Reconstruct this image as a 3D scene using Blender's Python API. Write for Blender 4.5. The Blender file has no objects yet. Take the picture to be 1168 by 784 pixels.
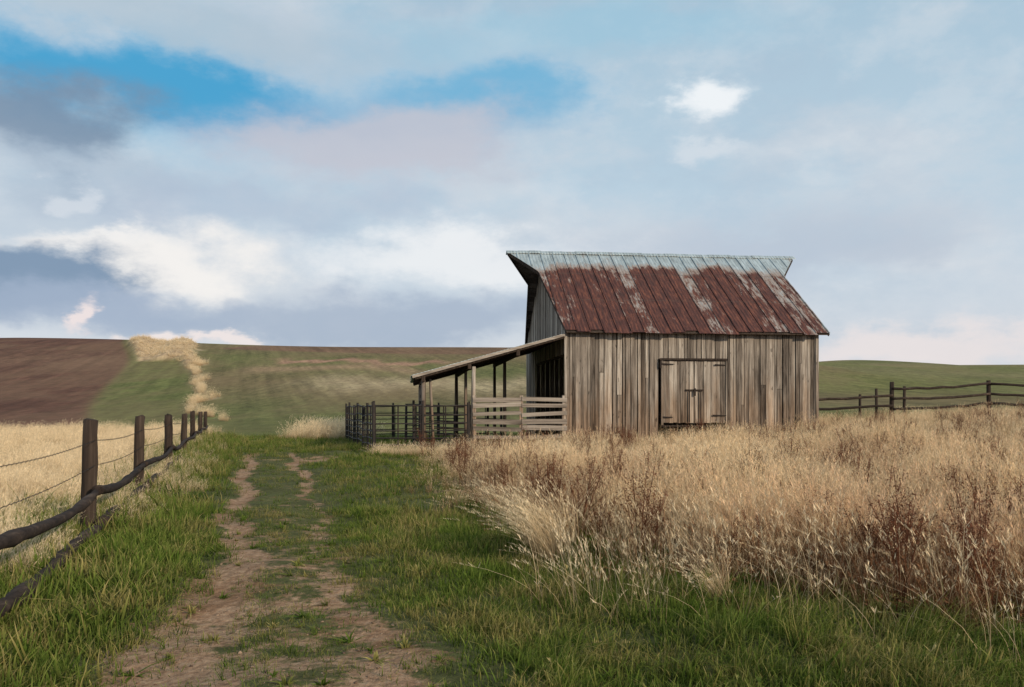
import bpy, math, random
import numpy as np
from mathutils import Vector, Matrix
rng=np.random.default_rng(7); random.seed(7)
scene=bpy.context.scene
scene.view_settings.view_transform='Standard'; scene.view_settings.look='None'; scene.view_settings.exposure=0
COL=scene.collection

# ---------------------------------------------------------------- helpers
def newmat(name):
    m=bpy.data.materials.new(name); m.use_nodes=True
    nt=m.node_tree; nt.nodes.clear()
    return m,nt
class N:
    def __init__(s,nt): s.nt=nt
    def n(s,t,**k):
        x=s.nt.nodes.new(t)
        for a,b in k.items(): setattr(x,a,b)
        return x
    def put(s,sock,v):
        if isinstance(v,bpy.types.NodeSocket): s.nt.links.new(v,sock)
        elif v is not None: sock.default_value=v
    def math(s,op,a,b=None,c=None,clamp=False):
        x=s.n('ShaderNodeMath',operation=op); x.use_clamp=clamp
        s.put(x.inputs[0],a)
        if b is not None: s.put(x.inputs[1],b)
        if c is not None: s.put(x.inputs[2],c)
        return x.outputs[0]
    def mix(s,f,a,b,blend='MIX'):
        x=s.n('ShaderNodeMix',data_type='RGBA',blend_type=blend)
        s.put(x.inputs[0],f)
        for so,v in ((x.inputs[6],a),(x.inputs[7],b)):
            if isinstance(v,tuple) and len(v)==3: v=(*v,1)
            s.put(so,v)
        return x.outputs[2]
    def noise(s,vec,scale,detail=4,rough=.55,dist=0,out=0):
        x=s.n('ShaderNodeTexNoise'); s.put(x.inputs['Vector'],vec)
        x.inputs['Scale'].default_value=scale; x.inputs['Detail'].default_value=detail
        x.inputs['Roughness'].default_value=rough; x.inputs['Distortion'].default_value=dist
        return x.outputs[out]
    def sstep(s,v,a,b):
        x=s.n('ShaderNodeMapRange',interpolation_type='SMOOTHSTEP'); s.put(x.inputs[0],v)
        s.put(x.inputs[1],a); s.put(x.inputs[2],b)
        return x.outputs[0]
    def lin(s,v,a,b,c,d):
        x=s.n('ShaderNodeMapRange'); s.put(x.inputs[0],v)
        for i,q in enumerate((a,b,c,d)): x.inputs[i+1].default_value=q
        return x.outputs[0]
    def ramp(s,f,stops):
        x=s.n('ShaderNodeValToRGB'); s.put(x.inputs[0],f); e=x.color_ramp.elements
        while len(e)<len(stops): e.new(.5)
        for i,(p,c) in enumerate(stops): e[i].position=p; e[i].color=(*c,1)
        return x.outputs[0]
    def sep(s,v):
        x=s.n('ShaderNodeSeparateXYZ'); s.put(x.inputs[0],v); return x.outputs
    def comb(s,a,b,c):
        x=s.n('ShaderNodeCombineXYZ')
        for i,q in enumerate((a,b,c)): s.put(x.inputs[i],q)
        return x.outputs[0]
    def attr(s,name,out='Fac'):
        x=s.n('ShaderNodeAttribute'); x.attribute_name=name; return x.outputs[out]
    def vmul(s,v,t):
        x=s.n('ShaderNodeVectorMath',operation='MULTIPLY'); s.put(x.inputs[0],v); x.inputs[1].default_value=t; return x.outputs[0]
    def vadd(s,v,t):
        x=s.n('ShaderNodeVectorMath',operation='ADD'); s.put(x.inputs[0],v); s.put(x.inputs[1],t); return x.outputs[0]
    def bsdf(s,col,rough=.8,metal=0,bump=None,bs=.3,bd=.02,spec=.3):
        p=s.n('ShaderNodeBsdfPrincipled'); 
        if isinstance(col,tuple): col=(*col,1)
        s.put(p.inputs['Base Color'],col)
        s.put(p.inputs['Roughness'],rough); s.put(p.inputs['Metallic'],metal)
        p.inputs['Specular IOR Level'].default_value=spec
        if bump is not None:
            b=s.n('ShaderNodeBump'); b.inputs['Strength'].default_value=bs; b.inputs['Distance'].default_value=bd
            s.put(b.inputs['Height'],bump); s.put(p.inputs['Normal'],b.outputs[0])
        o=s.n('ShaderNodeOutputMaterial'); s.put(o.inputs[0],p.outputs[0]); return p

def wood_mat(name,axis,dark,mid,light,stain=None,rough=.85):
    m,nt=newmat(name); g=N(nt)
    tc=g.n('ShaderNodeTexCoord').outputs['Object']
    r=g.attr('rnd')
    off=g.comb(g.math('MULTIPLY',r,37.),g.math('MULTIPLY',r,19.),g.math('MULTIPLY',r,53.))
    v=g.vadd(tc,off)
    sc=[22,22,22]; sc[axis]=.8
    grain=g.noise(g.vmul(v,tuple(sc)),1.0,6,.7,.5)
    sc2=[4,4,4]; sc2[axis]=.6
    big=g.noise(g.vmul(v,tuple(sc2)),1.0,4,.6)
    f=g.math('ADD',g.math('MULTIPLY',g.lin(grain,.3,.7,.1,.9),.6),g.math('MULTIPLY',g.lin(big,.3,.7,.1,.9),.35))
    f=g.math('ADD',f,g.math('MULTIPLY',g.math('SUBTRACT',r,.5),.42))
    c=g.ramp(f,[(.12,dark),(.5,mid),(.85,light)])
    if stain:
        p=g.sep(tc); z=p[2]
        n=g.noise(g.vmul(tc,(3.,3.,.55)),1.0,5,.65)
        k=g.sstep(g.math('ADD',g.math('MULTIPLY',z,-.16),n),.0,.45)
        c=g.mix(g.math('MULTIPLY',k,.75),c,g.mix(1.,c,stain,'MULTIPLY'))
        st=g.noise(g.vmul(v,(9,9,.28)),1.0,4,.6)
        c=g.mix(g.math('MULTIPLY',g.sstep(st,.52,.70),.75),c,tuple(x*.8 for x in dark))
        kn=g.noise(g.vmul(v,(9,9,3.)),1.0,2,.5)
        c=g.mix(g.math('MULTIPLY',g.sstep(kn,.66,.76),.7),c,tuple(x*.5 for x in dark))
    g.bsdf(c,rough,0,grain,.6,.012,.12)
    return m

class MB:
    def __init__(s): s.v=[];s.f=[];s.r=[];s.m=[]
    def add(s,vs,fs,r=None,mi=0):
        b=len(s.v); s.v+= [tuple(x) for x in vs]
        r=random.random() if r is None else r
        for f in fs: s.f.append(tuple(i+b for i in f)); s.r.append(r); s.m.append(mi)
    def hexa(s,p,r=None,mi=0): # 8 pts: bottom 4 ccw, top 4 ccw
        s.add(p,[(3,2,1,0),(4,5,6,7),(0,1,5,4),(1,2,6,5),(2,3,7,6),(3,0,4,7)],r,mi)
    def box(s,x0,x1,y0,y1,z0,z1,r=None,mi=0):
        s.hexa([(x0,y0,z0),(x1,y0,z0),(x1,y1,z0),(x0,y1,z0),(x0,y0,z1),(x1,y0,z1),(x1,y1,z1),(x0,y1,z1)],r,mi)
    def beam(s,a,b,w,h,r=None,mi=0,up=(0,0,1)):
        a=Vector(a);b=Vector(b);d=(b-a).normalized();u=Vector(up)
        if abs(d.dot(u))>.95: u=Vector((0,1,0))
        sd=d.cross(u).normalized()*w/2; uu=sd.cross(d).normalized()*h/2
        s.hexa([a-sd-uu,a+sd-uu,b+sd-uu,b-sd-uu,a-sd+uu,a+sd+uu,b+sd+uu,b-sd+uu],r,mi)
    def tube(s,pts,rad,n=8,r=None,mi=0,wob=0):
        pts=[Vector(p) for p in pts]; k=len(pts); vs=[];fs=[]
        if not hasattr(rad,'__len__'): rad=[rad]*k
        for i,p in enumerate(pts):
            d=(pts[min(i+1,k-1)]-pts[max(i-1,0)]).normalized()
            u=Vector((0,0,1)) if abs(d.z)<.9 else Vector((0,1,0))
            a=d.cross(u).normalized(); b=a.cross(d).normalized()
            for j in range(n):
                t=2*math.pi*j/n; q=rad[i]*(1+wob*(random.random()-.5))
                vs.append(p+a*math.cos(t)*q+b*math.sin(t)*q)
        for i in range(k-1):
            for j in range(n):
                fs.append((i*n+j,i*n+(j+1)%n,(i+1)*n+(j+1)%n,(i+1)*n+j))
        fs.append(tuple(range(n))[::-1]); fs.append(tuple((k-1)*n+j for j in range(n)))
        s.add(vs,fs,r,mi)
    def obj(s,name,mats,parent=None,smooth=False):
        me=bpy.data.meshes.new(name); me.from_pydata(s.v,[],s.f)
        a=me.attributes.new('rnd','FLOAT','FACE'); a.data.foreach_set('value',s.r)
        for m in (mats if isinstance(mats,list) else [mats]): me.materials.append(m)
        me.polygons.foreach_set('material_index',s.m)
        if smooth: me.polygons.foreach_set('use_smooth',[True]*len(s.f))
        me.update()
        o=bpy.data.objects.new(name,me); COL.objects.link(o)
        if parent: o.parent=parent
        return o
def empty(name,loc=(0,0,0),rz=0):
    e=bpy.data.objects.new(name,None); e.empty_display_size=.5; e.location=loc; e.rotation_euler=(0,0,rz); COL.objects.link(e); return e

# ---------------------------------------------------------------- terrain
def ss(t): t=np.clip(t,0,1); return t*t*(3-2*t)
def lerp_a(x): return np.interp(x,[-400,-137,-97,-87,0,40,82,98,112,137,400],[21.5,22.2,21.6,21.1,19.3,17.6,15.0,15.8,13.8,13.7,13])
def wob(x,y):
    return (np.sin(x*1.7+y*.6)+np.sin(y*1.3-x*.8+1.3)+.6*np.sin(x*3.9+1+y*2.7)+.6*np.sin(y*4.7-x*3.1))
RYL=[-30,4,5.5,8.6,16,25.4,34,46]; RXL=[2.2,-1.65,-1.95,-2.75,-4.95,-7.6,-10.,-13.5]
RYR=[-30,4,5.5,9.7,17.9,24.6,34,46]; RXR=[3.6,-.75,-1.0,-2.1,-4.15,-6.1,-8.4,-11.9]
def segd(x,y,a,b):
    ax,ay=a;bx,by=b; dx,dy=bx-ax,by-ay
    t=np.clip(((x-ax)*dx+(y-ay)*dy)/(dx*dx+dy*dy),0,1)
    return np.hypot(x-ax-t*dx,y-ay-t*dy)
def dirt(x,y):
    w=np.interp(y,[0,5,7,9,14,40],[.75,.68,.5,.30,.22,.3])
    wb=.12*np.sin(y*.9)+.07*np.sin(y*2.9+1)
    dl=np.exp(-((x-wb-np.interp(y,RYL,RXL))/w)**2)*np.interp(y,[6,9,26],[.92,.88,1])
    dr=np.exp(-((x+wb-np.interp(y,RYR,RXR))/(w*.8))**2)*np.interp(y,[4,7,9,13,18,22],[.78,.68,.64,.55,.8,1.])
    cen=np.interp(y,[4,8,12,16],[.54,.48,.40,.28])*np.exp(-((x-np.interp(y,RYL,RXL)-.55)/1.05)**4)
    fade=1-ss((y-27)/6)
    d=np.maximum(np.maximum(dl,dr),cen)*fade
    for a,b in (((-7.6,25.6),(-6.0,27.6)),((-6.0,27.6),(-3.6,28.6)),((-6.1,24.6),(-5.2,27.6))):
        d=np.maximum(d,np.exp(-(segd(x,y,a,b)/.5)**2)*1.0)
    return d
def LA(Y): return -28.7-(Y-60)*.419+1.2*np.sin(Y*.05)
def LB(Y): return -23.6-(Y-65)*.368+.5*np.sin(Y*.13)
def TY(t): return 160-14*t
def gully(x,y):
    la=LA(y); lb=LB(y); tcoord=np.clip((x-la)/(lb-la),0,1)
    return ss((x-la)/1.5)*ss((lb+1.5-x)/1.5)*ss((y-TY(tcoord)-5*np.sin(x*.5))/5)
def terr(x,y):
    x=np.asarray(x,float);y=np.asarray(y,float)
    z=lerp_a(x)*ss((y-45)/235.)
    z=z+.35*np.sin(x*.045+y*.03)*ss((y-60)/80)*1.2
    z=z+.95*ss((x-0)/22)*ss((y-6)/18)*(1-.6*ss((y-60)/60))
    z=z+.022*wob(x,y)*(1-ss((y-60)/40))
    z=z+.10*ss((x-np.interp(y,[4,30],[0.6,-3]))/1.2)*ss((x+1)/2)
    z=z-.05*dirt(x,y)
    z=z+gully(x,y)*(1.-ss((y-215)/20))*(.6+.6*np.sin(x*.62+y*.21)+.4*np.sin(x*1.3-y*.5))
    z=z-ss((y-340)/200)*25
    return z
def axis_pts(segs):
    out=[]
    for a,b,st in segs:
        n=max(1,int(round((b-a)/st))); out+=list(np.linspace(a,b,n,endpoint=False))
    out.append(segs[-1][1]); return np.array(out)
xs=axis_pts([(-600,-170,14),(-170,-40,.8),(-40,-12,.4),(-12,8,.11),(8,40,.5),(40,170,1.2),(170,600,14)])
ys=axis_pts([(-60,0,2),(0,3,.3),(3,14,.1),(14,32,.2),(32,60,.5),(60,260,1.0),(260,340,4),(340,900,25)])
X,Y=np.meshgrid(xs,ys); Z=terr(X,Y)
nx,ny=len(xs),len(ys)
V=np.stack([X,Y,Z],-1).reshape(-1,3)
me=bpy.data.meshes.new('ground'); me.vertices.add(nx*ny); me.vertices.foreach_set('co',V.ravel())
ii=(np.arange(ny-1)[:,None]*nx+np.arange(nx-1)[None,:]).ravel()
F=np.stack([ii,ii+1,ii+nx+1,ii+nx],-1)
me.loops.add(F.size); me.loops.foreach_set('vertex_index',F.ravel().astype(np.int32))
me.polygons.add(len(F)); me.polygons.foreach_set('loop_start',np.arange(0,F.size,4,dtype=np.int32)); 
me.polygons.foreach_set('use_smooth',np.ones(len(F),bool)); me.update(calc_edges=True)
def fence_x(y): return -1.8-.314*y
def dry_edge(y): return np.interp(y,[0,4.9,5.4,6.1,7.2,8.6,12.1,19,28,30],[6.0,4.9,3.3,2.0,1.2,.55,-.3,-1.9,-3.2,-3.2])+.30*np.sin(y*2.3)+.2*np.sin(y*5.1)
C=np.zeros((ny,nx,3)); C[:]=(.078,.082,.03)
def setc(m,c,soft=None):
    m=np.clip(m,0,1)[...,None]; C[:]=C*(1-m)+np.array(c)*m
setc(ss((Y-30)/12),(.12,.13,.04))
setc(ss((X-dry_edge(Y)+.1)/.5)*(Y<33),(.11,.07,.038))
setc(ss((X-2)/4)*ss((Y-28)/4),(.20,.16,.07))
setc(ss((Y-40)/10)*ss((X-6)/10),(.15,.15,.05))
setc(ss((fence_x(Y)+.2-X)/.6),(.36,.26,.15))
la=LA(Y); lb=LB(Y)
far=ss((Y-50)/6)
setc(far*(X<40),(.125,.13,.045))
g2=.5+.5*np.sin((Y+.15*X)*.075+.8*np.sin(X*.03))
setc(far*g2*.6*(X<60)*(X>lb),(.18,.12,.068))
setc(ss((Y-196)/4)*(X>-66)*(X<80)*.85,(.17,.095,.06))
setc(ss((Y-70)/30)*(X>60)*.8,(.15,.15,.055))
setc(ss((Y-120)/30)*(X>60)*(.5+.5*np.sin(Y*.11+X*.05))*.5,(.20,.17,.085))
setc(far*ss((la-X)/1.2),(.115,.055,.037))
setc(far*ss((la-X)/1.2)*np.exp(-((Y-150+X*.1)/22)**2)*.5,(.17,.10,.065))
setc(ss((Y-53)/3)*ss((X-la)/1.2)*ss((lb-X)/1.2),(.12,.13,.042))
setc(gully(X,Y),(.46,.35,.22))
gst=.55+.45*np.sin(X*1.1+Y*.37)*np.sin(Y*.29+1)
setc(gully(X,Y)*gst*.45,(.20,.13,.08))
wv=.26+Y*.0032
bx=lb+1+.9*np.sin(Y*.21)+.5*np.sin(Y*.47)
band=np.exp(-((X-bx)/wv)**2)*ss((Y-70)/20)*(.65+.35*np.sin(Y*.6))
setc(band*1.2,(.36,.28,.17))
e1=ss((X+48)/8)*ss((-8-X)/10)
scal=np.exp(-((Y-168-5*np.sin(X*.35)-2.5*np.sin(X*1.1))/5)**2)
setc(e1*scal*1.2,(.34,.20,.13))
setc(e1*np.exp(-((Y-150-6*np.sin(X*.22+1))/8)**2)*.8,(.30,.20,.12))
er2=ss((X+34)/12)*ss((14-X)/10)*np.exp(-((Y-122-4*np.sin(X*.4)-2*np.sin(X*1.3))/13)**2); setc(er2*.95,(.36,.29,.17))
a=me.attributes.new('Col','FLOAT_COLOR','POINT'); a.data.foreach_set('color',np.concatenate([C,np.ones((ny,nx,1))],-1).ravel().astype(np.float32))
a=me.attributes.new('dirt','FLOAT','POINT'); a.data.foreach_set('value',(dirt(X,Y)).ravel().astype(np.float32))
m,nt=newmat('ground_soil_and_fields'); g=N(nt)
pos=g.n('ShaderNodeNewGeometry').outputs['Position']; p=g.sep(pos)
col=g.attr('Col','Color')
nf=g.noise(pos,9,6,.7); nm=g.noise(pos,.9,4,.6); nl=g.noise(g.vmul(pos,(1,.35,1)),.07,6,.65)
ff=g.noise(g.vmul(pos,(1.3,.35,1)),1.,5,.75)
rc=g.math('ADD',p[0],g.math('MULTIPLY',p[1],.30))
fr=g.noise(g.comb(g.math('MULTIPLY',rc,.9),g.math('MULTIPLY',p[1],.03),0.),1.,3,.6)
row=g.math('SINE',g.math('ADD',g.math('MULTIPLY',rc,1.5),g.math('MULTIPLY',nl,12.)))
farm=g.sstep(p[1],45.,75.)
v=g.math('MULTIPLY',g.lin(nf,.25,.75,.55,1.45),g.lin(nm,.3,.7,.75,1.25))
vf=g.math('MULTIPLY',g.lin(fr,.3,.7,.80,1.2),g.math('MULTIPLY',g.lin(nl,.3,.7,.72,1.3),g.lin(ff,.3,.7,.58,1.42)))
vf=g.math('MULTIPLY',vf,g.lin(row,-1,1,.93,1.07))
vv=g.math('ADD',g.math('MULTIPLY',v,g.math('SUBTRACT',1.,farm)),g.math('MULTIPLY',vf,farm))
vc=g.comb(vv,vv,vv)
c=g.mix(1.,col,vc,'MULTIPLY')
c=g.mix(g.math('MULTIPLY',g.sstep(nl,.44,.60),g.math('MULTIPLY',farm,.4)),c,(.175,.115,.068))
df=g.attr('dirt'); nd=g.noise(pos,2.6,8,.75)
dm=g.sstep(g.math('ADD',df,g.math('MULTIPLY',g.math('SUBTRACT',nd,.5),2.2)),.42,.70)
dc=g.ramp(g.noise(pos,14,8,.8),[(.30,(.10,.058,.036)),(.48,(.29,.18,.11)),(.72,(.50,.35,.235))])
dc=g.mix(g.sstep(nm,.45,.65),dc,g.mix(1.,dc,(.66,.56,.48),'MULTIPLY'))
c=g.mix(dm,c,dc)
g.bsdf(c,.95,0,nf,.9,.06,.1)
me.materials.append(m)
ground=bpy.data.objects.new('ground',me); COL.objects.link(ground)

# ---------------------------------------------------------------- materials
W_barn=wood_mat('weathered_barn_boards',2,(.045,.036,.03),(.245,.208,.175),(.53,.475,.41),stain=(.84,.63,.47,1))
W_hor=wood_mat('weathered_rail_wood',0,(.07,.055,.045),(.25,.21,.175),(.44,.385,.33))
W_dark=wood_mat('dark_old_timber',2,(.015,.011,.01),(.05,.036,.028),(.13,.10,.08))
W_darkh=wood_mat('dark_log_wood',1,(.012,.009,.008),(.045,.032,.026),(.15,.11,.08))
m,nt=newmat('dark_pipe_metal'); g=N(nt)
tc=g.n('ShaderNodeTexCoord').outputs['Object']
c=g.ramp(g.noise(tc,5,5,.7),[(.35,(.018,.016,.016)),(.6,(.035,.028,.025)),(.8,(.10,.05,.035))])
g.bsdf(c,.6,.3); M_pipe=m
m,nt=newmat('iron_hardware'); g=N(nt); g.bsdf((.02,.014,.012),.6,.5); M_iron=m
m,nt=newmat('pebble_stone'); g=N(nt)
tc=g.n('ShaderNodeTexCoord').outputs['Object']; oi=g.n('ShaderNodeObjectInfo').outputs['Random']
g.bsdf(g.ramp(g.math('ADD',g.math('MULTIPLY',oi,.7),g.math('MULTIPLY',g.noise(tc,3,3),.4)),[(.2,(.10,.06,.04)),(.6,(.21,.14,.09)),(.9,(.30,.22,.16))]),.9); M_peb=m
# roof metal
EZ,RZ,L,D=4.23,7.95,9.35,10.4
def roof_mat(name,lean=False):
    m,nt=newmat(name); g=N(nt)
    tc=g.n('ShaderNodeTexCoord').outputs['Object']; p=g.sep(tc); r=g.attr('rnd')
    t=g.lin(p[2],EZ,RZ,0,1)
    n1=g.noise(g.vmul(tc,(4.5,.8,.8)),1.,7,.7,.5)
    n0=g.noise(g.vmul(tc,(.8,.55,.55)),1.,4,.6)
    n2=g.noise(g.vmul(tc,(22,5,5)),1.,5,.75)
    if lean: bell=.25
    else:
        jt=g.math('ADD',t,g.math('MULTIPLY',g.math('SUBTRACT',n1,.5),.55))
        bell=g.sstep(jt,.93,.68)
    k=g.math('ADD',g.math('MULTIPLY',bell,g.math('ADD',.34,g.math('MULTIPLY',r,.50))),g.math('MULTIPLY',g.math('SUBTRACT',n1,.5),1.5))
    k=g.math('ADD',k,g.math('ADD',g.math('MULTIPLY',g.math('SUBTRACT',n2,.5),.6),g.math('MULTIPLY',g.math('SUBTRACT',n0,.5),.9)))
    mask=g.sstep(k,.40,.60)
    edge=g.sstep(k,.14,.44)
    gal=g.ramp(g.noise(g.vmul(tc,(7,1.5,1.5)),1.,5,.7),[(.3,(.20,.23,.24)),(.52,(.36,.42,.44)),(.78,(.52,.60,.64))])  # zinc greys, with a blue sky reflection tinted into the base colour
    rust=g.ramp(g.noise(g.vmul(tc,(11,1.6,1.6)),1.,6,.75),[(.34,(.024,.009,.010)),(.5,(.066,.020,.017)),(.62,(.14,.046,.028)),(.8,(.28,.14,.09))])
    c=g.mix(g.math('MULTIPLY',edge,.65),gal,(.30,.17,.105))
    c=g.mix(g.math('MULTIPLY',mask,.95),c,rust)
    if not lean:
        for tl in (.36,.70):
            l=g.math('ABSOLUTE',g.math('SUBTRACT',t,tl)); l=g.math('LESS_THAN',l,.005)
            c=g.mix(g.math('MULTIPLY',l,.5),c,(.08,.05,.04))
    met=g.math('MULTIPLY',g.math('SUBTRACT',1.,mask),.3)
    wv=g.math('SINE',g.math('MULTIPLY',p[0],2*math.pi/.125))
    g.bsdf(c,g.lin(mask,0,1,.5,.9),met,g.math('ADD',wv,g.math('MULTIPLY',n2,1.)),.6,.01,.25)
    return m
M_roof=roof_mat('rusted_galvanised_roof'); M_lroof=roof_mat('lean_to_metal',True)

# ---------------------------------------------------------------- barn
TH=math.atan2(1.1,9.28)
BX,BY=1.89,31.0
barn=empty('barn',(BX,BY,0),TH)
SL=(RZ-EZ)/(D/2+.3)
def roofz(y): # underside reference at depth y
    yy=np.minimum(y,D-y); return EZ+SL*(yy+.3)
b=MB()
dx0,dx1,dzt=3.52,5.86,3.22
x=0.0
while x<L:
    w=random.choice([.10,.13,.15,.17,.2,.24]); x1=min(x+w,L)
    if L-x1<.08: x1=L
    y0=-.03+random.choice([-.022,-.008,.004,.014]); top=roofz(0)-.06
    gp=random.choice([.008,.012,.02,.034]); tilt=random.uniform(-.012,.012)
    segs=[(-.1+random.uniform(0,.25),top)]
    if x1>dx0+.02 and x<dx1-.02: segs=[(dzt+.05,top)]
    elif random.random()<.13:
        zc=random.uniform(1.5,3.4); segs=[(segs[0][0],zc),(zc+.012,top)]
    for (za,zb) in segs:
        r=random.random()
        b.hexa([(x+gp/2+tilt,y0,za),(x1-gp/2+tilt,y0,za),(x1-gp/2+tilt,y0+.028,za),(x+gp/2+tilt,y0+.028,za),
                (x+gp/2,y0,zb),(x1-gp/2,y0,zb),(x1-gp/2,y0+.028,zb),(x+gp/2,y0+.028,zb)],r)
    x=x1
b.obj('front_wall',W_barn,barn)
def gable(name,xw,out,opening):
    b=MB(); y=0.04
    while y<D-.04:
        y1=min(y+random.choice([.16,.2,.24]),D-.04)
        z0=-.1
        if opening and .3<(y+y1)/2<7.4: z0=3.45
        xo=xw+random.uniform(-.012,.012); g_=random.uniform(.006,.02)
        a,c=y+g_/2,y1-g_/2
        za,zc=roofz(a)-.07,roofz(c)-.07
        b.hexa([(xo,a,z0),(xo+.028,a,z0),(xo+.028,c,z0),(xo,c,z0),(xo,a,za),(xo+.028,a,za),(xo+.028,c,zc),(xo,c,zc)])
        y=y1
    return b.obj(name,W_barn,barn)
gable('left_gable_wall',0.0,-1,True)
gable('right_gable_wall',L-.03,1,False)
b=MB(); x=0.03
while x<L-.03:
    x1=min(x+.22,L-.03); b.box(x+.004,x1-.004,D-.03,D,-.1,roofz(D)-.06); x=x1
b.obj('back_wall',W_barn,barn)
# door
b=MB()
xm=(dx0+dx1)/2; x=dx0+.02
while x<dx1-.03:
    x1=min(x+random.choice([.12,.15,.18,.22]),dx1-.02)
    if x<xm-.02<x1 : x1=xm-.006
    if dx1-.02-x1<.06: x1=dx1-.02
    y0=-.045+random.uniform(-.010,.010); b.box(x+.006,x1-.006,y0,y0+.028,.98+random.uniform(-.02,.02),dzt-.02)
    x=x1 if abs(x1-(xm-.006))>1e-6 else xm+.006
b.obj('barn_door',W_barn,barn)
b=MB()
b.box(dx0-.12,dx1+.02,-.115,-.06,dzt,dzt+.075,.2)
b.box(dx0-.02,dx1-.02,-.095,-.02,.84,.9,.3)
b.box(xm-.33,xm+.33,-.105,-.07,2.13,2.18,.1)
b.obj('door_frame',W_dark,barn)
b=MB()
b.box(dx0-.06,dx0+.01,-.085,-.02,.9,dzt-.003,.45); b.box(dx1-.01,dx1+.05,-.085,-.02,.9,dzt-.003,.4)
b.obj('door_jambs',W_barn,barn)
b=MB()
for (xa,xb,z) in ((dx0-.05,dx0+.42,dzt-.16),(dx1-.42,dx1-.0,dzt-.18),(dx0,dx0+.36,1.16),(dx1-.5,dx1,1.22)):
    b.hexa([(xa,-.1,z),(xb,-.1,z+.01),(xb,-.078,z+.01),(xa,-.078,z),(xa,-.1,z+.055),(xb,-.1,z+.035),(xb,-.078,z+.035),(xa,-.078,z+.055)])
b.box(dx0-.12,dx0-.065,-.13,-.05,dzt-.28,dzt-.02); 
b.box(xm-.04,xm+.03,-.13,-.108,1.95,2.22); b.box(xm-.22,xm-.18,-.12,-.106,1.0,2.12); b.box(xm+.2,xm+.23,-.12,-.106,1.0,2.12)
b.obj('door_hinges',M_iron,barn)
b=MB()
b.box(-.05,.05,-.085,-.062,-.1,roofz(0)-.12,.55); b.box(L-.09,L+.02,-.085,-.062,-.1,roofz(0)-.12,.45)
b.obj('corner_boards',W_barn,barn)
b=MB()
for xx in (.12,3.2,6.2,L-.2):
    for yy in (.12,D/2,D-.15):
        b.box(xx,xx+.15,yy,yy+.15,-.1,float(roofz(yy))-.15)
for zz in (1.2,3.0): b.box(.1,L-.1,.05,.1,zz,zz+.14)
b.box(.04,.12,.2,7.5,3.38,3.56)
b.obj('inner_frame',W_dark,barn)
# roof
tk=.72
def xl(t): 
    return -.04+(-.42+.04)*t/tk if t<tk else -.42+(-1.5+.42)*(t-tk)/(1-tk)
def xr(t):
    return L+(.36+0*t) if t<tk else L+.36+(1.45-.36)*(t-tk)/(1-tk)
amt=[.40,.42,.4,.65,.8,.9,.85,1.0,.7,.4,.95,1.1,1.2,1.05,.35,.55,1.1,1.05,.85,.5,.7,.3,.45,.1,.2]
def slope(side,name):
    b=MB(); rib=MB(); w=.49; x=-1.6; i=0; T=[j/44 for j in range(45)]
    yb=lambda t: (-.3+(D/2+.3)*t) if side==0 else D+.3-(D/2+.3)*t
    zb=lambda t: EZ+(RZ-EZ)*t
    while x<L+1.6:
        vs=[];fs=[];dz=random.uniform(-.008,.008)
        lo=random.uniform(-.025,.015)
        for j in range(44):
            ta,tb=T[j],T[j+1]
            q=[]
            for t in (ta,tb):
                a=max(x,xl(t)); c=min(x+w,xr(t)); q.append((a,c))
            if q[0][1]<=q[0][0] and q[1][1]<=q[1][0]: continue
            q=[(a,max(a,c)) if a<=c else (((a if a<xr(1) else c)),)*2 for a,c in q]
            k=len(vs); tA=ta+(lo if j==0 else 0)
            vs+=[(q[0][0],yb(tA),zb(tA)+dz),(q[0][1],yb(tA),zb(tA)+dz),(q[1][1],yb(tb),zb(tb)+dz),(q[1][0],yb(tb),zb(tb)+dz)]
            fs.append((k,k+1,k+2,k+3))
        rv=amt[min(i,len(amt)-1)]
        if vs: b.add(vs,fs,rv)
        ts=[t for t in T if xl(t)+.02<x<xr(t)-.02]
        if len(ts)>1:
            rib.beam((x,yb(ts[0]),zb(ts[0])+.012),(x,yb(ts[-1]),zb(ts[-1])+.012),.035,.045,rv*.9+.05,up=(0,-1 if side==0 else 1,1.5))
        x+=w;i+=1
    o=b.obj(name,M_roof,barn)
    rib.obj(name+'_seams',M_roof,barn)
    dk=MB()
    for j in range(0,44,2):
        ta,tb=T[j]+.002,T[j+2]-.002
        o_=-.05
        dk.hexa([(xl(ta)+.02,yb(ta),zb(ta)+o_-.03),(xr(ta)-.02,yb(ta),zb(ta)+o_-.03),(xr(tb)-.02,yb(tb),zb(tb)+o_-.03),(xl(tb)+.02,yb(tb),zb(tb)+o_-.03),
                 (xl(ta)+.02,yb(ta),zb(ta)+o_),(xr(ta)-.02,yb(ta),zb(ta)+o_),(xr(tb)-.02,yb(tb),zb(tb)+o_),(xl(tb)+.02,yb(tb),zb(tb)+o_)])
    for fx,sg in ((xl,-1),(xr,1)):
        for ta,tb in ((.01,tk),(tk,.995)):
            dk.beam((fx(ta)-sg*.03,yb(ta),zb(ta)-.09),(fx(tb)-sg*.03,yb(tb),zb(tb)-.09),.03,.12)
    dk.obj(name+'_decking',W_dark,barn)
slope(0,'front_roof_slope'); slope(1,'back_roof_slope')
b=MB()
k=26
for j in range(k):
    xa=-1.52+(L+3.0)*j/k; xb=-1.52+(L+3.0)*(j+1)/k-.004; dz=random.uniform(-.02,.012)
    for sg in (-1,1):
        b.hexa([(xa,D/2,RZ+.03+dz),(xb,D/2,RZ+.03+dz),(xb,D/2+sg*.2,RZ-.1+dz),(xa,D/2+sg*.2,RZ-.1+dz),
                (xa,D/2,RZ+.045+dz),(xb,D/2,RZ+.045+dz),(xb,D/2+sg*.2,RZ-.085+dz),(xa,D/2+sg*.2,RZ-.085+dz)],.15)
b.obj('ridge_cap',M_roof,barn)

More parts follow.
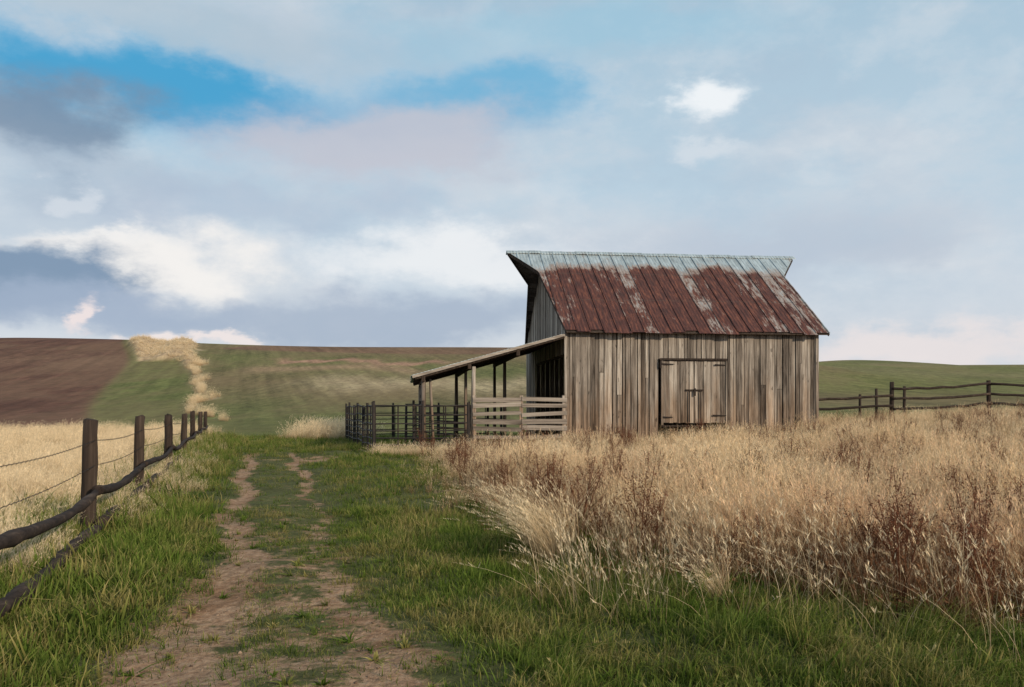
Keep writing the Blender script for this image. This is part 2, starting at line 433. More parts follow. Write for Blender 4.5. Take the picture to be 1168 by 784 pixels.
# lean-to
b=MB(); LX,LZ0,LZ1,LY=-5.4,4.12,2.62,8.6
w=.5;y=-.15
while y<LY:
    b.hexa([(LX+random.uniform(-.08,.05),y,LZ1),(-.02,y,LZ0),(-.02,y+w-.01,LZ0),(LX,y+w-.01,LZ1),(LX,y,LZ1+.03),(-.02,y,LZ0+.03),(-.02,y+w-.01,LZ0+.03),(LX,y+w-.01,LZ1+.03)],random.uniform(.1,1))
    y+=w
b.obj('lean_to_roof',M_lroof,barn)
b=MB()
y=-.1
while y<LY:
    b.beam((LX+.1,y,LZ1-.065),(-.06,y,LZ0-.08),.06,.13); y+=.95
for xx in (-5.0,-3.4,-1.7):
    zz=LZ0+(LZ1-LZ0)*(-xx/5.4)-.22
    b.beam((xx,-.15,zz),(xx,LY-.1,zz),.12,.16)
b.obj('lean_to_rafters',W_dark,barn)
b=MB()
zf=lambda xx: LZ0+(LZ1-LZ0)*(-xx/5.4)-.28
for (xx,yy,dx,rd,rn) in ((-5.0,.05,.0,.085,.2),(-4.75,.6,.12,.05,.5),(-3.25,-.02,-.05,.075,.95),(-3.4,2.0,.0,.06,.15),(-5.0,4.2,0,.08,.2),(-5.0,8.3,0,.08,.2),(-3.4,8.3,0,.08,.2),(-1.7,8.3,0,.07,.2),(-1.7,4.2,0,.07,.2)):
    b.tube([(xx+dx,yy,-.1),(xx+dx*.5,yy,1.3),(xx,yy,zf(xx)+.02)],[rd*1.1,rd,rd*.9],8,rn,wob=.1)
b.obj('lean_to_posts',W_barn,barn,True)
b=MB(); b.beam((LX+.02,-.19,LZ1-.035),(-.05,-.19,LZ0-.035),.03,.09,.8); b.obj('lean_to_fascia',W_hor,barn)

# ---------------------------------------------------------------- plank fence by barn
R=Matrix.Rotation(TH,4,'Z'); Tm=Matrix.Translation((BX,BY,0))@R
def bl(x,y,z): return Tm@Vector((x,y,z))
pf=empty('wooden_plank_fence',(BX,BY,0),TH)
b=MB()
for i,z in enumerate((.45,.72,.98,1.25,1.52,1.76)):
    for xa,xb in ((-3.3,-1.62),(-1.6,.0)):
        d1,d2=random.uniform(-.05,.05),random.uniform(-.05,.05); yy=-.34+random.uniform(-.008,.008)
        h=random.uniform(.11,.18)
        b.hexa([(xa,yy,z+d1),(xb,yy,z+d2),(xb,yy+.03,z+d2),(xa,yy+.03,z+d1),(xa,yy,z+h+d1),(xb,yy,z+h+d2),(xb,yy+.03,z+h+d2),(xa,yy+.03,z+h+d1)],random.uniform(.2,.8))
b.obj('planks',W_hor,pf)
b=MB()
for xx in (-3.25,-1.61,-.1): b.box(xx-.06,xx+.06,-.305,-.19,-.1,1.95)
b.obj('fence_posts',W_barn,pf)

# ---------------------------------------------------------------- corral
def zt(x,y): return float(terr(x,y))
def panel_fence(name,pts,rails=(.28,.5,.75,1.0,1.28,1.6),step=1.9,rad=.024,prad=.045,top=1.72):
    b=MB()
    for (a,c) in zip(pts[:-1],pts[1:]):
        a=np.array(a);c=np.array(c);n=max(1,int(round(np.linalg.norm(c-a)/step)))
        for i in range(n):
            p=a+(c-a)*i/n;q=a+(c-a)*(i+1)/n; j=random.uniform(-.03,.03)
            for z in rails:
                b.tube([(p[0],p[1],zt(*p)+z+j),(q[0],q[1],zt(*q)+z+j+random.uniform(-.015,.015))],rad,6)
            for f in (.03,.5,.97):
                s=p+(q-p)*f; b.tube([(s[0],s[1],zt(*s)+.15+j),(s[0],s[1],zt(*s)+1.6+j)],rad*.95,6)
            b.tube([(p[0],p[1],zt(*p)-.2),(p[0]+random.uniform(-.04,.04),p[1],zt(*p)+top+random.uniform(-.06,.12))],prad,8)
        b.tube([(c[0],c[1],zt(*c)-.2),(c[0],c[1],zt(*c)+top+.05)],prad,8)
    return b.obj(name,M_pipe,None,False)
fr=bl(-3.45,-.4,0)
panel_fence('corral_fence',[(fr.x,fr.y),(-4.62,29.3),(-7.75,41.0),(-3.6,43.0),(-.5,41.5)])
panel_fence('livestock_gate',[(-3.7,33.0),(-1.5,33.6)],step=2.3)
panel_fence('livestock_gate.001',[(-4.4,36.2),(-2.2,34.2),(-1.0,36.4)],step=2.3,top=1.55)
panel_fence('livestock_gate.002',[(-3.1,30.9),(-3.5,33.4)],step=2.6)

# ---------------------------------------------------------------- left log fence
lf=empty('log_and_wire_fence'); b=MB(); lg=MB(); wr=MB()
ds=[-1.5,4.7,10.6,16,22.8,29.5,36,42.5,50]; tops=[]
for i,d in enumerate(ds):
    x=fence_x(d); z=zt(x,d); h=1.33+random.uniform(-.04,.04)
    lx=random.uniform(-.03,.05)
    r=.085 if i<4 else .10
    ph=[(x+lx*f+random.uniform(-.008,.008),d,z-.3+(h+.3)*f) for f in [q/9 for q in range(10)]]
    b.tube(ph+[(x+lx,d,z+h+.012)],[r*(1.12-.16*q/9) for q in range(10)]+[r*.6],14,.35,wob=.16)
    tops.append((x,d,z))
for i in range(len(ds)-1):
    a,c=tops[i],tops[i+1]; pts=[];pts2=[];r1=[]
    za=[.6,.62,.52,.50,.5,.5,.5,.5,.5][i]; zc=[.62,.52,.50,.5,.5,.5,.5,.5,.5][i]
    nn_=22; kk=random.uniform(-.05,.05)
    for k in range(nn_+1):
        f=k/nn_*1.06-.03
        x=a[0]+(c[0]-a[0])*f+.13; y=a[1]+(c[1]-a[1])*f; z=a[2]+(c[2]-a[2])*f
        sag=-.09*math.sin(math.pi*min(max(f,0),1))+kk*math.sin(2*math.pi*f); j=random.uniform(-.007,.007)
        kn=.012 if random.random()<.12 else 0
        pts.append((x+j,y,z+za+(zc-za)*f+sag+j)); r1.append(.060-.02*f+random.uniform(-.003,.003)+kn)
        pts2.append((x+.05-j,y,z+.12+.03*math.sin(k*.5)+j))
    lg.tube(pts,r1,10,random.random()*.6,wob=.14)
    if i<5: lg.tube(pts2,[q*1.15 for q in r1],10,random.random()*.6,wob=.14)
    for hz in (.82,1.12):
        pw=[(a[0]+(c[0]-a[0])*f+.09,a[1]+(c[1]-a[1])*f,a[2]+(c[2]-a[2])*f+hz-.05*math.sin(math.pi*f)) for f in [q/8 for q in range(9)]]
        wr.tube(pw,.0028,4)
        if i<5:
            nb=40
            for q in range(nb):
                f=(q+.5)/nb; pp=Vector((a[0]+(c[0]-a[0])*f+.09,a[1]+(c[1]-a[1])*f,a[2]+(c[2]-a[2])*f+hz-.05*math.sin(math.pi*f)))
                wr.tube([pp-Vector((.012,.004,.014)),pp+Vector((.012,.004,.014))],.002,3)
b.obj('posts',W_dark,lf,True); lg.obj('log_rails',W_darkh,lf,True); wr.obj('barbed_wire',M_iron,lf)

# ---------------------------------------------------------------- right rail fence
rf=empty('post_and_rail_fence'); b=MB(); lg=MB()
def P(px,d): return ((px-584)/1000*d,d)
posts=[(.9,P(925,43)),(1.25,P(981,40.5)),(1.45,P(1000,39)),(1.75,P(1017,37.5)),(1.5,P(1031,38.5)),(1.62,P(1128,38)),(1.6,P(1240,38.5)),(1.6,P(1350,39))]
for h,(x,y) in posts:
    z=zt(x,y); r=.10 if h>1.55 else .065
    b.tube([(x,y,z-.3),(x+random.uniform(-.03,.03),y,z+h)],[r,r*.9],9,.3,wob=.1)
def rail(a,c,ha,hc,r=.05):
    pts=[]
    for k in range(9):
        f=k/8; x=a[0]+(c[0]-a[0])*f; y=a[1]+(c[1]-a[1])*f
        pts.append((x,y-.1,zt(a[0],a[1])*(1-f)+zt(c[0],c[1])*f+ha+(hc-ha)*f-.06*math.sin(math.pi*f)+random.uniform(-.025,.025)))
    lg.tube(pts,r,7,random.random()*.5,wob=.15)
pp=[q[1] for q in posts]
A0=bl(L+.15,5.,0); A0=(A0.x,A0.y)
for h1,h2 in ((1.25,1.15),(.85,.75)): rail(A0,pp[3],h1+.05,h2,.055)
for h1 in (1.45,1.02,.6):
    rail(pp[3],pp[5],h1,h1+.03,.055); rail(pp[5],pp[6],h1+.03,h1,.055); rail(pp[6],pp[7],h1,h1,.055)
b.obj('posts',W_dark,rf,True); lg.obj('rails',W_darkh,rf,True)

# ---------------------------------------------------------------- grass
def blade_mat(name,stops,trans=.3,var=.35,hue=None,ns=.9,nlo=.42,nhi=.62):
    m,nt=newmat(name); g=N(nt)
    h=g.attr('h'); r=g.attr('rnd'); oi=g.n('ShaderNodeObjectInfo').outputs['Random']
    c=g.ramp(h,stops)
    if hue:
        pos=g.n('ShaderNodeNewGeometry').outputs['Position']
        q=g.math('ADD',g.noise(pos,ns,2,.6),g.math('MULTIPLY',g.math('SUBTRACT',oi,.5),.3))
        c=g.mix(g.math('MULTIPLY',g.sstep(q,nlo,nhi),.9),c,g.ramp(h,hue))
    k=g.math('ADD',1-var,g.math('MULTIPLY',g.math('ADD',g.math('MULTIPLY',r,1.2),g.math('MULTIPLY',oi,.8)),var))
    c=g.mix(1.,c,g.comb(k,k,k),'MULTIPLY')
    p=g.n('ShaderNodeBsdfDiffuse'); g.put(p.inputs[0],c)
    tr=g.n('ShaderNodeBsdfTranslucent'); g.put(tr.inputs[0],c)
    mx=g.n('ShaderNodeMixShader'); mx.inputs[0].default_value=trans
    g.put(mx.inputs[1],p.outputs[0]); g.put(mx.inputs[2],tr.outputs[0])
    o=g.n('ShaderNodeOutputMaterial'); g.put(o.inputs[0],mx.outputs[0]); return m
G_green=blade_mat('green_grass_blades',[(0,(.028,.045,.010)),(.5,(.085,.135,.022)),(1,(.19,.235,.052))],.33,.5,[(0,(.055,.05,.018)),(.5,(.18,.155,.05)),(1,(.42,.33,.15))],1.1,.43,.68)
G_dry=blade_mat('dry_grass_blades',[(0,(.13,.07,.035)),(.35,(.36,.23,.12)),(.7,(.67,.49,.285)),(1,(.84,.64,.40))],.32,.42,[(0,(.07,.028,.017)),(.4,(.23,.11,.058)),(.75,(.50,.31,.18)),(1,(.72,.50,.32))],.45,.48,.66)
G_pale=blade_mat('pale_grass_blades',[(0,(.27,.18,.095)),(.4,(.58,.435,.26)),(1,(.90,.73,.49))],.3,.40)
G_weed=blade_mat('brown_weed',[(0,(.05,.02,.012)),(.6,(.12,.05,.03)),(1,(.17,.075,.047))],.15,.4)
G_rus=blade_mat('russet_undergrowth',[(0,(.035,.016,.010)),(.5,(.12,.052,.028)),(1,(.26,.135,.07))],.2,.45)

def clump(name,mat,n,rad,h0,h1,width,lean,wind,pan=0,seg=4,droop=.25):
    vs=[];fs=[];hv=[];rv=[]
    def strip(pts,ws,hs,side,r):
        k=len(vs)
        for i,(p,w,h) in enumerate(zip(pts,ws,hs)):
            if i<len(pts)-1:
                vs.append(p-side*w/2); vs.append(p+side*w/2); hv.extend([h,h])
            else: vs.append(p); hv.append(h)
        m_=len(pts)-1
        for i in range(m_-1):
            fs.append((k+2*i,k+2*i+1,k+2*i+3,k+2*i+2)); rv.append(r)
        fs.append((k+2*m_-2,k+2*m_-1,k+2*m_)); rv.append(r)
    for _ in range(n):
        a=random.uniform(0,6.283); q=rad*math.sqrt(random.random())
        base=np.array([q*math.cos(a),q*math.sin(a),-.03]); H=random.uniform(h0,h1)
        da=a+random.gauss(0,.9); dv=np.array([math.cos(da),math.sin(da),0]); ln=abs(random.gauss(0,1))*lean
        w=width*random.uniform(.6,1.3); sa=random.uniform(0,6.283); side=np.array([math.cos(sa),math.sin(sa),0]); r=random.random()
        pts=[];ws=[];hs=[]
        wd=np.array([wind[0],wind[1],0])*random.uniform(.4,1.4)
        for i in range(seg+1):
            s=i/seg
            bend=(s**1.9)
            p=base+(dv*ln+wd)*H*bend+np.array([0,0,H*s*(1-droop*s*min(1,ln+abs(wind[0])))])
            pts.append(p); ws.append(w*(1-s*.75)); hs.append(s)
        strip(pts,ws,hs,side,r)
        if pan and random.random()<pan:
            d=pts[-1]-pts[-2]
            for j in range(9):
                s=j/9; p0=pts[-2]+d*(.25+.8*s); a2=random.uniform(0,6.28)
                o=np.array([math.cos(a2),math.sin(a2),.9])*random.uniform(.02,.045)*(1.15-s)+d*.08
                s2=np.array([-math.sin(a2),math.cos(a2),0])
                strip([p0,p0+o*.5,p0+o],[width*.7,width*.9,0],[.9,.95,1.],s2,r)
    me=bpy.data.meshes.new(name); me.from_pydata([tuple(v) for v in vs],[],fs)
    a=me.attributes.new('h','FLOAT','POINT'); a.data.foreach_set('value',hv)
    a=me.attributes.new('rnd','FLOAT','FACE'); a.data.foreach_set('value',rv)
    me.materials.append(mat)
    return bpy.data.objects.new(name,me)
def weed(name):
    b=MB(); hv=None
    for _ in range(5):
        a=random.uniform(0,6.28); H=random.uniform(.6,1.); l=random.uniform(.05,.25)
        tip=Vector((math.cos(a)*l,math.sin(a)*l,H)); pts=[Vector((0,0,-.03)),tip*.5+Vector((0,0,.05)),tip]
        b.tube(pts,[.005,.004,.003],4)
        for k in range(70):
            f=random.uniform(.35,1.); p=(pts[1]*(1-f)+tip*f)+Vector([random.gauss(0,.022+.03*(1-f)) for _ in range(3)])
            q=Vector([random.uniform(-1,1) for _ in range(3)])*.011; s=Vector([random.uniform(-1,1) for _ in range(3)])*.011
            b.add([p-q,p+s,p+q],[(0,1,2)])
        for k in range(4):
            f=random.uniform(.3,.7); p=tip*f; a2=random.uniform(0,6.28); e=p+Vector((math.cos(a2)*.16,math.sin(a2)*.16,.16))
            b.tube([p,e],[.003,.002],3)
            for _k in range(16):
                c=e+Vector([random.gauss(0,.025) for _ in range(3)]); q=Vector([random.uniform(-1,1) for _ in range(3)])*.01; s=Vector([random.uniform(-1,1) for _ in range(3)])*.01
                b.add([c-q,c+s,c+q],[(0,1,2)])
    me=bpy.data.meshes.new(name); me.from_pydata(b.v,[],b.f)
    a=me.attributes.new('h','FLOAT','POINT'); a.data.foreach_set('value',[min(1,max(0,v[2])) for v in b.v])
    a=me.attributes.new('rnd','FLOAT','FACE'); a.data.foreach_set('value',b.r)
    me.materials.append(G_weed); return bpy.data.objects.new(name,me)
def pebble(name):
    b=MB(); pts=[]
    for i in range(5): pts.append((random.uniform(-.15,.15),random.uniform(-.15,.15),-.5+i*.25))
    b.tube(pts,[.35,.75,.9,.75,.3],7,.5,wob=.5)
    me=bpy.data.meshes.new(name); me.from_pydata(b.v,[],b.f); me.materials.append(M_peb)
    me.polygons.foreach_set('use_smooth',[True]*len(b.f)); return bpy.data.objects.new(name,me)

def protos(cname,objs):
    c=bpy.data.collections.new(cname)
    for o in objs: c.objects.link(o)
    return c
def scatter(name,coll,x,y,scl,nidx,tilt=.12,yaw=3.14,zo=0,sz=None):
    n=len(x); z=terr(x,y)+zo
    me=bpy.data.meshes.new(name); me.vertices.add(n)
    me.vertices.foreach_set('co',np.stack([x,y,z],-1).ravel())
    rot=np.stack([rng.normal(0,tilt,n),rng.normal(0,tilt,n),rng.uniform(-yaw,yaw,n)],-1)
    a=me.attributes.new('rot','FLOAT_VECTOR','POINT'); a.data.foreach_set('vector',rot.ravel().astype(np.float32))
    s3=np.stack([scl,scl,scl*(sz if sz is not None else 1)],-1)
    a=me.attributes.new('scl','FLOAT_VECTOR','POINT'); a.data.foreach_set('vector',s3.ravel().astype(np.float32))
    a=me.attributes.new('idx','INT','POINT'); a.data.foreach_set('value',rng.integers(0,nidx,n).astype(np.int32))
    o=bpy.data.objects.new(name,me); COL.objects.link(o)
    ng=bpy.data.node_groups.new(name+'_scatter','GeometryNodeTree')
    ng.interface.new_socket('Geometry',in_out='INPUT',socket_type='NodeSocketGeometry')
    ng.interface.new_socket('Geometry',in_out='OUTPUT',socket_type='NodeSocketGeometry')
    nn=ng.nodes; gi=nn.new('NodeGroupInput'); go=nn.new('NodeGroupOutput')
    ip=nn.new('GeometryNodeInstanceOnPoints'); ci=nn.new('GeometryNodeCollectionInfo')
    ci.inputs['Collection'].default_value=coll; ci.inputs['Separate Children'].default_value=True; ci.inputs['Reset Children'].default_value=True
    def na(nm,t):
        q=nn.new('GeometryNodeInputNamedAttribute'); q.data_type=t; q.inputs['Name'].default_value=nm
        return [s for s in q.outputs if s.enabled and s.name=='Attribute'][0]
    e=nn.new('FunctionNodeEulerToRotation'); l=ng.links.new
    l(gi.outputs[0],ip.inputs['Points']); l(ci.outputs[0],ip.inputs['Instance']); ip.inputs['Pick Instance'].default_value=True
    l(na('idx','INT'),ip.inputs['Instance Index']); l(na('rot','FLOAT_VECTOR'),e.inputs[0]); l(e.outputs[0],ip.inputs['Rotation'])
    l(na('scl','FLOAT_VECTOR'),ip.inputs['Scale']); l(ip.outputs[0],go.inputs[0])
    md=o.modifiers.new('scatter','NODES'); md.node_group=ng
    return o
def samp(n,y0,y1,pw=1.):
    u=rng.random(n); y=y0+(y1-y0)*u**pw
    wd=.68*y+3.; x=rng.uniform(-1,1,n)*wd; return x,y
def inbarn(x,y,mg=.1):
    c,s=math.cos(-TH),math.sin(-TH); lx=(x-BX)*c-(y-BY)*s; ly=(x-BX)*s+(y-BY)*c
    return (lx>-mg)&(lx<L+mg)&(ly>-mg)&(ly<D+mg), (lx>-5.6)&(lx<0)&(ly>-.2)&(ly<9)
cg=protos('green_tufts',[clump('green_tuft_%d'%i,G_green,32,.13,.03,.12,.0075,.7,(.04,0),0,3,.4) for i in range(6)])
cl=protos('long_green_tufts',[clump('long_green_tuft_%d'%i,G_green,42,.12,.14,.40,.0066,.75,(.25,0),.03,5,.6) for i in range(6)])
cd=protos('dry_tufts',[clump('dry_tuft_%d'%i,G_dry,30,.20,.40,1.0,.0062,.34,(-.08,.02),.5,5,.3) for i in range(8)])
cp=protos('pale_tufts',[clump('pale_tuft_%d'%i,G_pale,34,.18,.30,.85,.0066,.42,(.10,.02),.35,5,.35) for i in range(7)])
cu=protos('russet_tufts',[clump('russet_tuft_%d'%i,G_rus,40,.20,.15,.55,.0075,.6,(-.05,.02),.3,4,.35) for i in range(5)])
cw=protos('weeds',[weed('weed_%d'%i) for i in range(5)])
cr=protos('broadleaf_rosettes',[clump('broadleaf_rosette_%d'%i,G_green,16,.02,.07,.15,.03,1.3,(0,0),0,4,.7) for i in range(3)])
hero=protos('leaning_tufts',[clump('leaning_tuft_%d'%i,G_pale,150,.17,.45,1.15,.0068,.38,(-.50,0),.4,7,.35) for i in range(3)])
st=protos('stalks',[clump('stalk_%d'%i,G_pale,4,.2,.4,.85,.005,.35,(-.15,0),1.,5) for i in range(5)])
cb=protos('pebbles_protos',[pebble('pebble_%d'%i) for i in range(4)])

# short green grass
x1,y1=samp(30000,3.2,13,1.0); x2,y2=samp(28000,13,46,.85)
x=np.concatenate([x1,x2]);y=np.concatenate([y1,y2])
fx=fence_x(y); pr=np.clip(1.1-1.2*dirt(x,y)*(y<30),.12,1)
xc=(np.interp(y,RYL,RXL)+np.interp(y,RYR,RXR))/2
mid=np.exp(-((x-xc)/1.1)**4)*(y<27)
pat=np.sin(x*2.1+1.3*np.sin(y*1.1))*np.sin(y*1.7+x*1.3)
pr*=1-.40*mid*(.5+.5*np.sin(x*5+y*3)); pr*=np.clip(.8+.4*pat,.3,1)
ib,il=inbarn(x,y)
k=(x>fx-1.2)&(x<np.where(y<31,dry_edge(y)+.8,2+.0*y))&(rng.random(len(x))<pr)&~ib&~il
x,y=x[k],y[k]; mid=mid[k]; dd=dirt(x,y)
sc=rng.uniform(.6,1.6,len(x))*(1-.35*mid)*(1-.35*dd)*np.interp(y,[3,13,46],[.95,1.3,2.0])*(1+.7*np.clip((fence_x(y)+2.2-x)/1.5,0,1)) 
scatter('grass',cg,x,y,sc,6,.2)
# long green grass
x,y=samp(16000,3.2,26,1.1)
e=dry_edge(y); side=(x>np.interp(y,[3,6,10,16,26],[.1,-.2,-1.,-2.6,-4.6]))&(x<e+.9)
lft=(x<np.interp(y,RYL,RXL)-.8)&(x>fence_x(y)-.5)
dn=.5+.5*np.sin(x*2.3+1.1*np.sin(y*1.7))*np.sin(y*1.9+x)
k=(side&(rng.random(len(x))<.10+.75*dn**1.5))|(lft&(rng.random(len(x))<.4*dn+.15))
x,y=x[k],y[k]
sc=rng.uniform(.35,1.1,len(x))*np.where(y<7.5,1.,.75)*np.clip((x-(-1.6))/1.5,.55,1)
scatter('long_grass',cl,x,y,sc,6,.18,1.2)
# broadleaf plants in the track
x,y=samp(1500,3.6,12,1.); xc=(np.interp(y,RYL,RXL)+np.interp(y,RYR,RXR))/2
k=(abs(x-xc)<1.3)&(rng.random(len(x))<.6); x,y=x[k],y[k]
scatter('broadleaf_weeds',cr,x,y,rng.uniform(.3,1.0,len(x)),3,.1)
x,y=samp(12000,3.6,14,1.); k=(dirt(x,y)>.5); x,y=x[k],y[k]
scatter('pebbles',cb,x,y,.004+.014*rng.random(len(x))**3,4,.6,3.14)
# dry tall grass on the right
x1,y1=samp(27000,4.7,20,.95); x2,y2=samp(22000,20,46,.9)
x=np.concatenate([x1,x2]);y=np.concatenate([y1,y2]); e=dry_edge(y); ib,il=inbarn(x,y,.15)
dn=np.clip((x-e+.9)/2.4,0,1)**1.5
reg=np.where(y<31,x>e-.9,x>1.0)&(~ib)&(~il)&(y<42+.0*x)
patch=.62+.38*np.sin(x*.9+1.3*np.sin(y*.5))*np.sin(y*.8+.7*x)
k=reg&(rng.random(len(x))<dn*patch)
x,y=x[k],y[k]
und=.86+.2*np.sin(x*1.3+.7*y)*np.sin(y*1.1-.4*x)
hs=rng.uniform(.55,1.15,len(x))*np.clip((x-dry_edge(y))/2.6+.42,.3,1)*np.where(y>24,.84,1)*und
pal=(rng.random(len(x))<np.interp(y,[6,12,20,40],[.15,.36,.55,.65])*(.45+.8*(np.sin(x*.6+y*.35)>0)))
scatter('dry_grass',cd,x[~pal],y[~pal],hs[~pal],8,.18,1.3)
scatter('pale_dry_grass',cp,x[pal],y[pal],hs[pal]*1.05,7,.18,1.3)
# russet undergrowth along the near edge of the tall grass
x,y=samp(9000,4.9,15,1.0); e=dry_edge(y)
k=(x>e-.2)&(x<e+4.5)&(rng.random(len(x))<np.clip((x-e+.5)/1.5,0,1)*np.interp(x,[-1,1,2.5],[.25,.5,1.])*(.5+.5*np.sin(x*1.4+y)*np.sin(y*1.7)>.22))
x,y=x[k],y[k]; scatter('russet_undergrowth',cu,x,y,rng.uniform(.5,1.15,len(x)),5,.2)
# left dry field
x1,y1=samp(21000,4,24,.9); x2,y2=samp(24000,24,62,.9)
x=np.concatenate([x1,x2]);y=np.concatenate([y1,y2]); fx=fence_x(y)
spill=np.interp(y,[4,8,11,16,40,50],[-.7,-.3,.4,.9,1.1,.5])
k=(x<fx+spill+.4*np.sin(y*1.7))&(y<57+.25*(x+20))&(rng.random(len(x))<.9)
x,y=x[k],y[k]; sc=rng.uniform(.45,1.,len(x))*np.clip((fence_x(y)-x)*.3+.72,.5,1)*np.interp(y,[4,40,60],[.85,1.,1.3])*(.88+.2*np.sin(x*1.1+y)*np.sin(y*.7))
scatter('pale_dry_grass.001',cp,x,y,sc,7,.18,1.3)
# fringe grass near corral
n=520; x=rng.normal(-9.4,.8,n); y=rng.normal(45,1.4,n)
x=np.concatenate([x,rng.uniform(-4.6,-2.2,160)]); y=np.concatenate([y,rng.uniform(27.6,29.0,160)])
scatter('pale_dry_grass.002',cp,x,y,np.where(y>35,1.7,.8)*rng.uniform(.35,.95,len(x)),7,.16,1.1)
# rough dry grass in the hillside gully
n=5500
yy=rng.uniform(66,240,n); tt=rng.random(n); la_,lb_=LA(yy),LB(yy)
gul=(yy>TY(tt)+4)
xx=np.where(gul,la_+1+(lb_-la_)*tt,lb_+1+.9*np.sin(yy*.21)+.5*np.sin(yy*.47)+rng.normal(0,1,n)*(.10+yy*.0014))
keep=rng.random(n)<np.where(gul,.30,.08)+np.where(gul,.5,.45)*(np.sin(xx*.9+yy*.35)*np.sin(yy*.21)>0)
scatter('hillside_dry_grass',cp,xx[keep],yy[keep],rng.uniform(.5,1.7,keep.sum()),7,.2,3.14)
# weeds
x,y=samp(3400,5.4,30,.9); e=dry_edge(y); ib,_=inbarn(x,y)
k=(x>e+.2)&~ib&(rng.random(len(x))<np.interp(y,[6,10,14],[.5,.35,.10])+.45*(np.sin(x*1.1+2)*np.sin(y*.9)>.1)); x,y=x[k],y[k]
scatter('dock_weeds',cw,x,y,rng.uniform(.5,1.0,len(x)),5,.15)
hx=np.array([.34,.46,.25,.55,.4,2.4,-.2,1.5]); hy=np.array([8.7,9.0,9.3,8.9,8.5,7.6,12.5,6.3]); scatter('leaning_grass_tuft',hero,hx,hy,np.array([.85,.95,.8,.85,.7,.6,.7,.5]),3,.05,.3)
x,y=samp(1700,4.2,9.5,1.); e=dry_edge(y); k=(x>e-1.8)&(x<e+1.)&(x>.2); x,y=x[k],y[k]
scatter('grass_stalks',st,x,y,rng.uniform(.5,1.05,len(x)),5,.15,.9)

# ---------------------------------------------------------------- world
SD=Vector((.68,-.62,.38)).normalized()
el=math.asin(SD.z); az=math.atan2(SD.x,SD.y)
w=bpy.data.worlds.new('World'); scene.world=w; w.use_nodes=True; nt=w.node_tree; nt.nodes.clear(); g=N(nt)
try:
    w.cycles.sampling_method='MANUAL'; w.cycles.sample_map_resolution=256
except Exception: pass
sky=g.n('ShaderNodeTexSky'); sky.sky_type='NISHITA'; sky.sun_disc=False; sky.sun_elevation=el; sky.sun_rotation=az
gen=g.n('ShaderNodeTexCoord').outputs['Generated']; p=g.sep(gen)
hyp=g.math('SQRT',g.math('ADD',g.math('MULTIPLY',p[0],p[0]),g.math('MULTIPLY',p[1],p[1])))
hyp=g.math('MAXIMUM',hyp,.05)
u=g.math('ARCTAN2',p[0],p[1]); wv=g.math('DIVIDE',p[2],hyp)
nv=g.vmul(gen,(1,1,2.))
x_=g.n('ShaderNodeTexNoise'); g.put(x_.inputs['Vector'],nv); x_.inputs['Scale'].default_value=4.; x_.inputs['Detail'].default_value=7; x_.inputs['Roughness'].default_value=.6
sc_=g.n('ShaderNodeSeparateColor'); g.put(sc_.inputs[0],x_.outputs['Color'])
n1,n3,n4=sc_.outputs[0],sc_.outputs[1],sc_.outputs[2]
n2=g.noise(g.vmul(gen,(1,1,1.6)),11.,7,.62,.0)
uu=g.math('ADD',u,g.math('MULTIPLY',g.math('SUBTRACT',n1,.5),.42)); ww=g.math('ADD',wv,g.math('MULTIPLY',g.math('SUBTRACT',n3,.5),.17))
c=g.ramp(g.math('MULTIPLY',wv,2.),[(0,(.72,.73,.77)),(.2,(.63,.69,.76)),(.5,(.50,.64,.75)),(1,(.38,.55,.68))])
c=g.mix(g.math('MULTIPLY',g.sstep(n4,.42,.62),.5),c,(.70,.72,.76))
c=g.mix(g.math('MULTIPLY',g.sstep(n2,.45,.7),.3),c,(.78,.80,.83))
c=g.mix(g.math('MULTIPLY',g.sstep(n3,.50,.66),.35),c,(.43,.54,.66))
def blob(c,px,py,su,sw,col,st,lo=.10,hi=.85,na=.9):
    u0=math.atan((px-584)/1000); w0=(466-py)/1000*math.cos(u0)
    a=g.math('DIVIDE',g.math('SUBTRACT',uu,u0),su); b=g.math('DIVIDE',g.math('SUBTRACT',ww,w0),sw)
    q=g.math('EXPONENT',g.math('MULTIPLY',g.math('ADD',g.math('MULTIPLY',a,a),g.math('MULTIPLY',b,b)),-1.))
    q=g.math('ADD',q,g.math('MULTIPLY',g.math('MULTIPLY',g.math('SUBTRACT',n2,.5),na),g.sstep(q,.0,.4)))
    return g.mix(g.math('MULTIPLY',g.sstep(q,lo,hi),st),c,col)
c=blob(c,250,110,.34,.07,(.30,.56,.76),.55)
c=blob(c,175,90,.25,.05,(.07,.37,.64),1.)
c=blob(c,545,112,.12,.05,(.13,.44,.69),.85)
c=blob(c,640,30,.22,.035,(.32,.58,.74),.5)
c=blob(c,35,128,.14,.045,(.20,.28,.39),.88)
c=blob(c,200,15,.22,.03,(.44,.55,.64),.6)
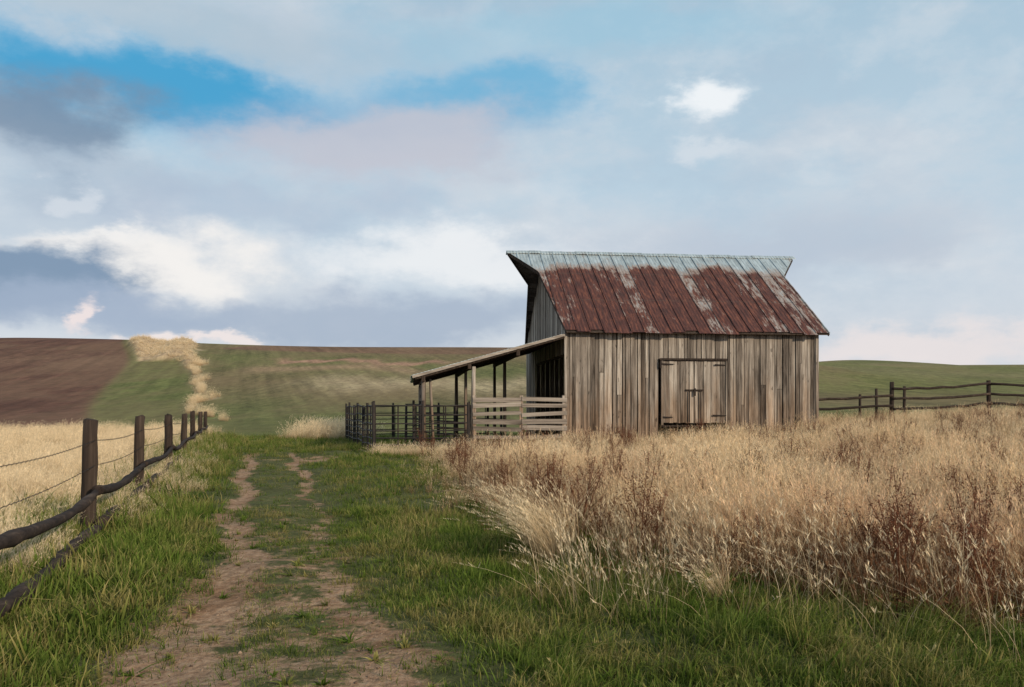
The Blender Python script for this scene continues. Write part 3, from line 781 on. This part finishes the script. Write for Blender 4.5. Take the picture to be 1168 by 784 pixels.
c=blob(c,60,185,.20,.03,(.42,.51,.62),.5)
c=blob(c,440,150,.17,.055,(.57,.57,.64),.85)
c=blob(c,260,230,.20,.035,(.42,.50,.63),.5)
c=blob(c,60,258,.11,.020,(.92,.90,.88),1.,.15,.8,1.3)
c=blob(c,185,298,.15,.042,(.93,.90,.87),1.,.12,.9,1.1)
c=blob(c,560,290,.18,.036,(.90,.91,.92),.85)
c=blob(c,10,305,.12,.045,(.22,.31,.44),1.,.12,.65)
c=blob(c,400,362,.38,.032,(.36,.44,.57),.8,.05,.95)
c=blob(c,60,350,.18,.030,(.36,.44,.58),.75)
c=blob(c,900,265,.20,.038,(.49,.55,.65),.55)
c=blob(c,1080,385,.18,.025,(.86,.78,.77),.8)
c=blob(c,785,103,.048,.020,(.92,.95,.97),.95,.10,1.1,1.7)
c=blob(c,815,160,.07,.014,(.74,.79,.84),.6,.1,.9,1.4)
c=blob(c,105,368,.024,.024,(.88,.77,.76),.95,.2,.85,1.3)
c=blob(c,225,386,.035,.011,(.86,.78,.77),1.,.15,.8)
c=blob(c,15,200,.030,.013,(.74,.78,.83),.6,.15,.9,1.4)
cs=g.mix(1.,c,(10,10,10,1),'MULTIPLY')
cs=g.mix(.05,cs,sky.outputs[0])
bg=g.n('ShaderNodeBackground'); g.put(bg.inputs[0],cs); bg.inputs[1].default_value=.1
o=g.n('ShaderNodeOutputWorld'); g.put(o.inputs[0],bg.outputs[0])
# sun
ld=bpy.data.lights.new('sun','SUN'); ld.energy=3.8; ld.angle=math.radians(3); ld.color=(1,.83,.62)
lo=bpy.data.objects.new('sun',ld); lo.rotation_euler=SD.to_track_quat('Z','Y').to_euler(); lo.location=(20,-20,30); COL.objects.link(lo)
# camera
cd_=bpy.data.cameras.new('camera'); cd_.sensor_width=36; cd_.lens=36*1000/1168; cd_.shift_y=74/1168; cd_.clip_end=3000; cd_.clip_start=.1
co=bpy.data.objects.new('camera',cd_); co.location=(0,0,1.5); co.rotation_euler=(math.radians(90),0,0); COL.objects.link(co)
scene.camera=co
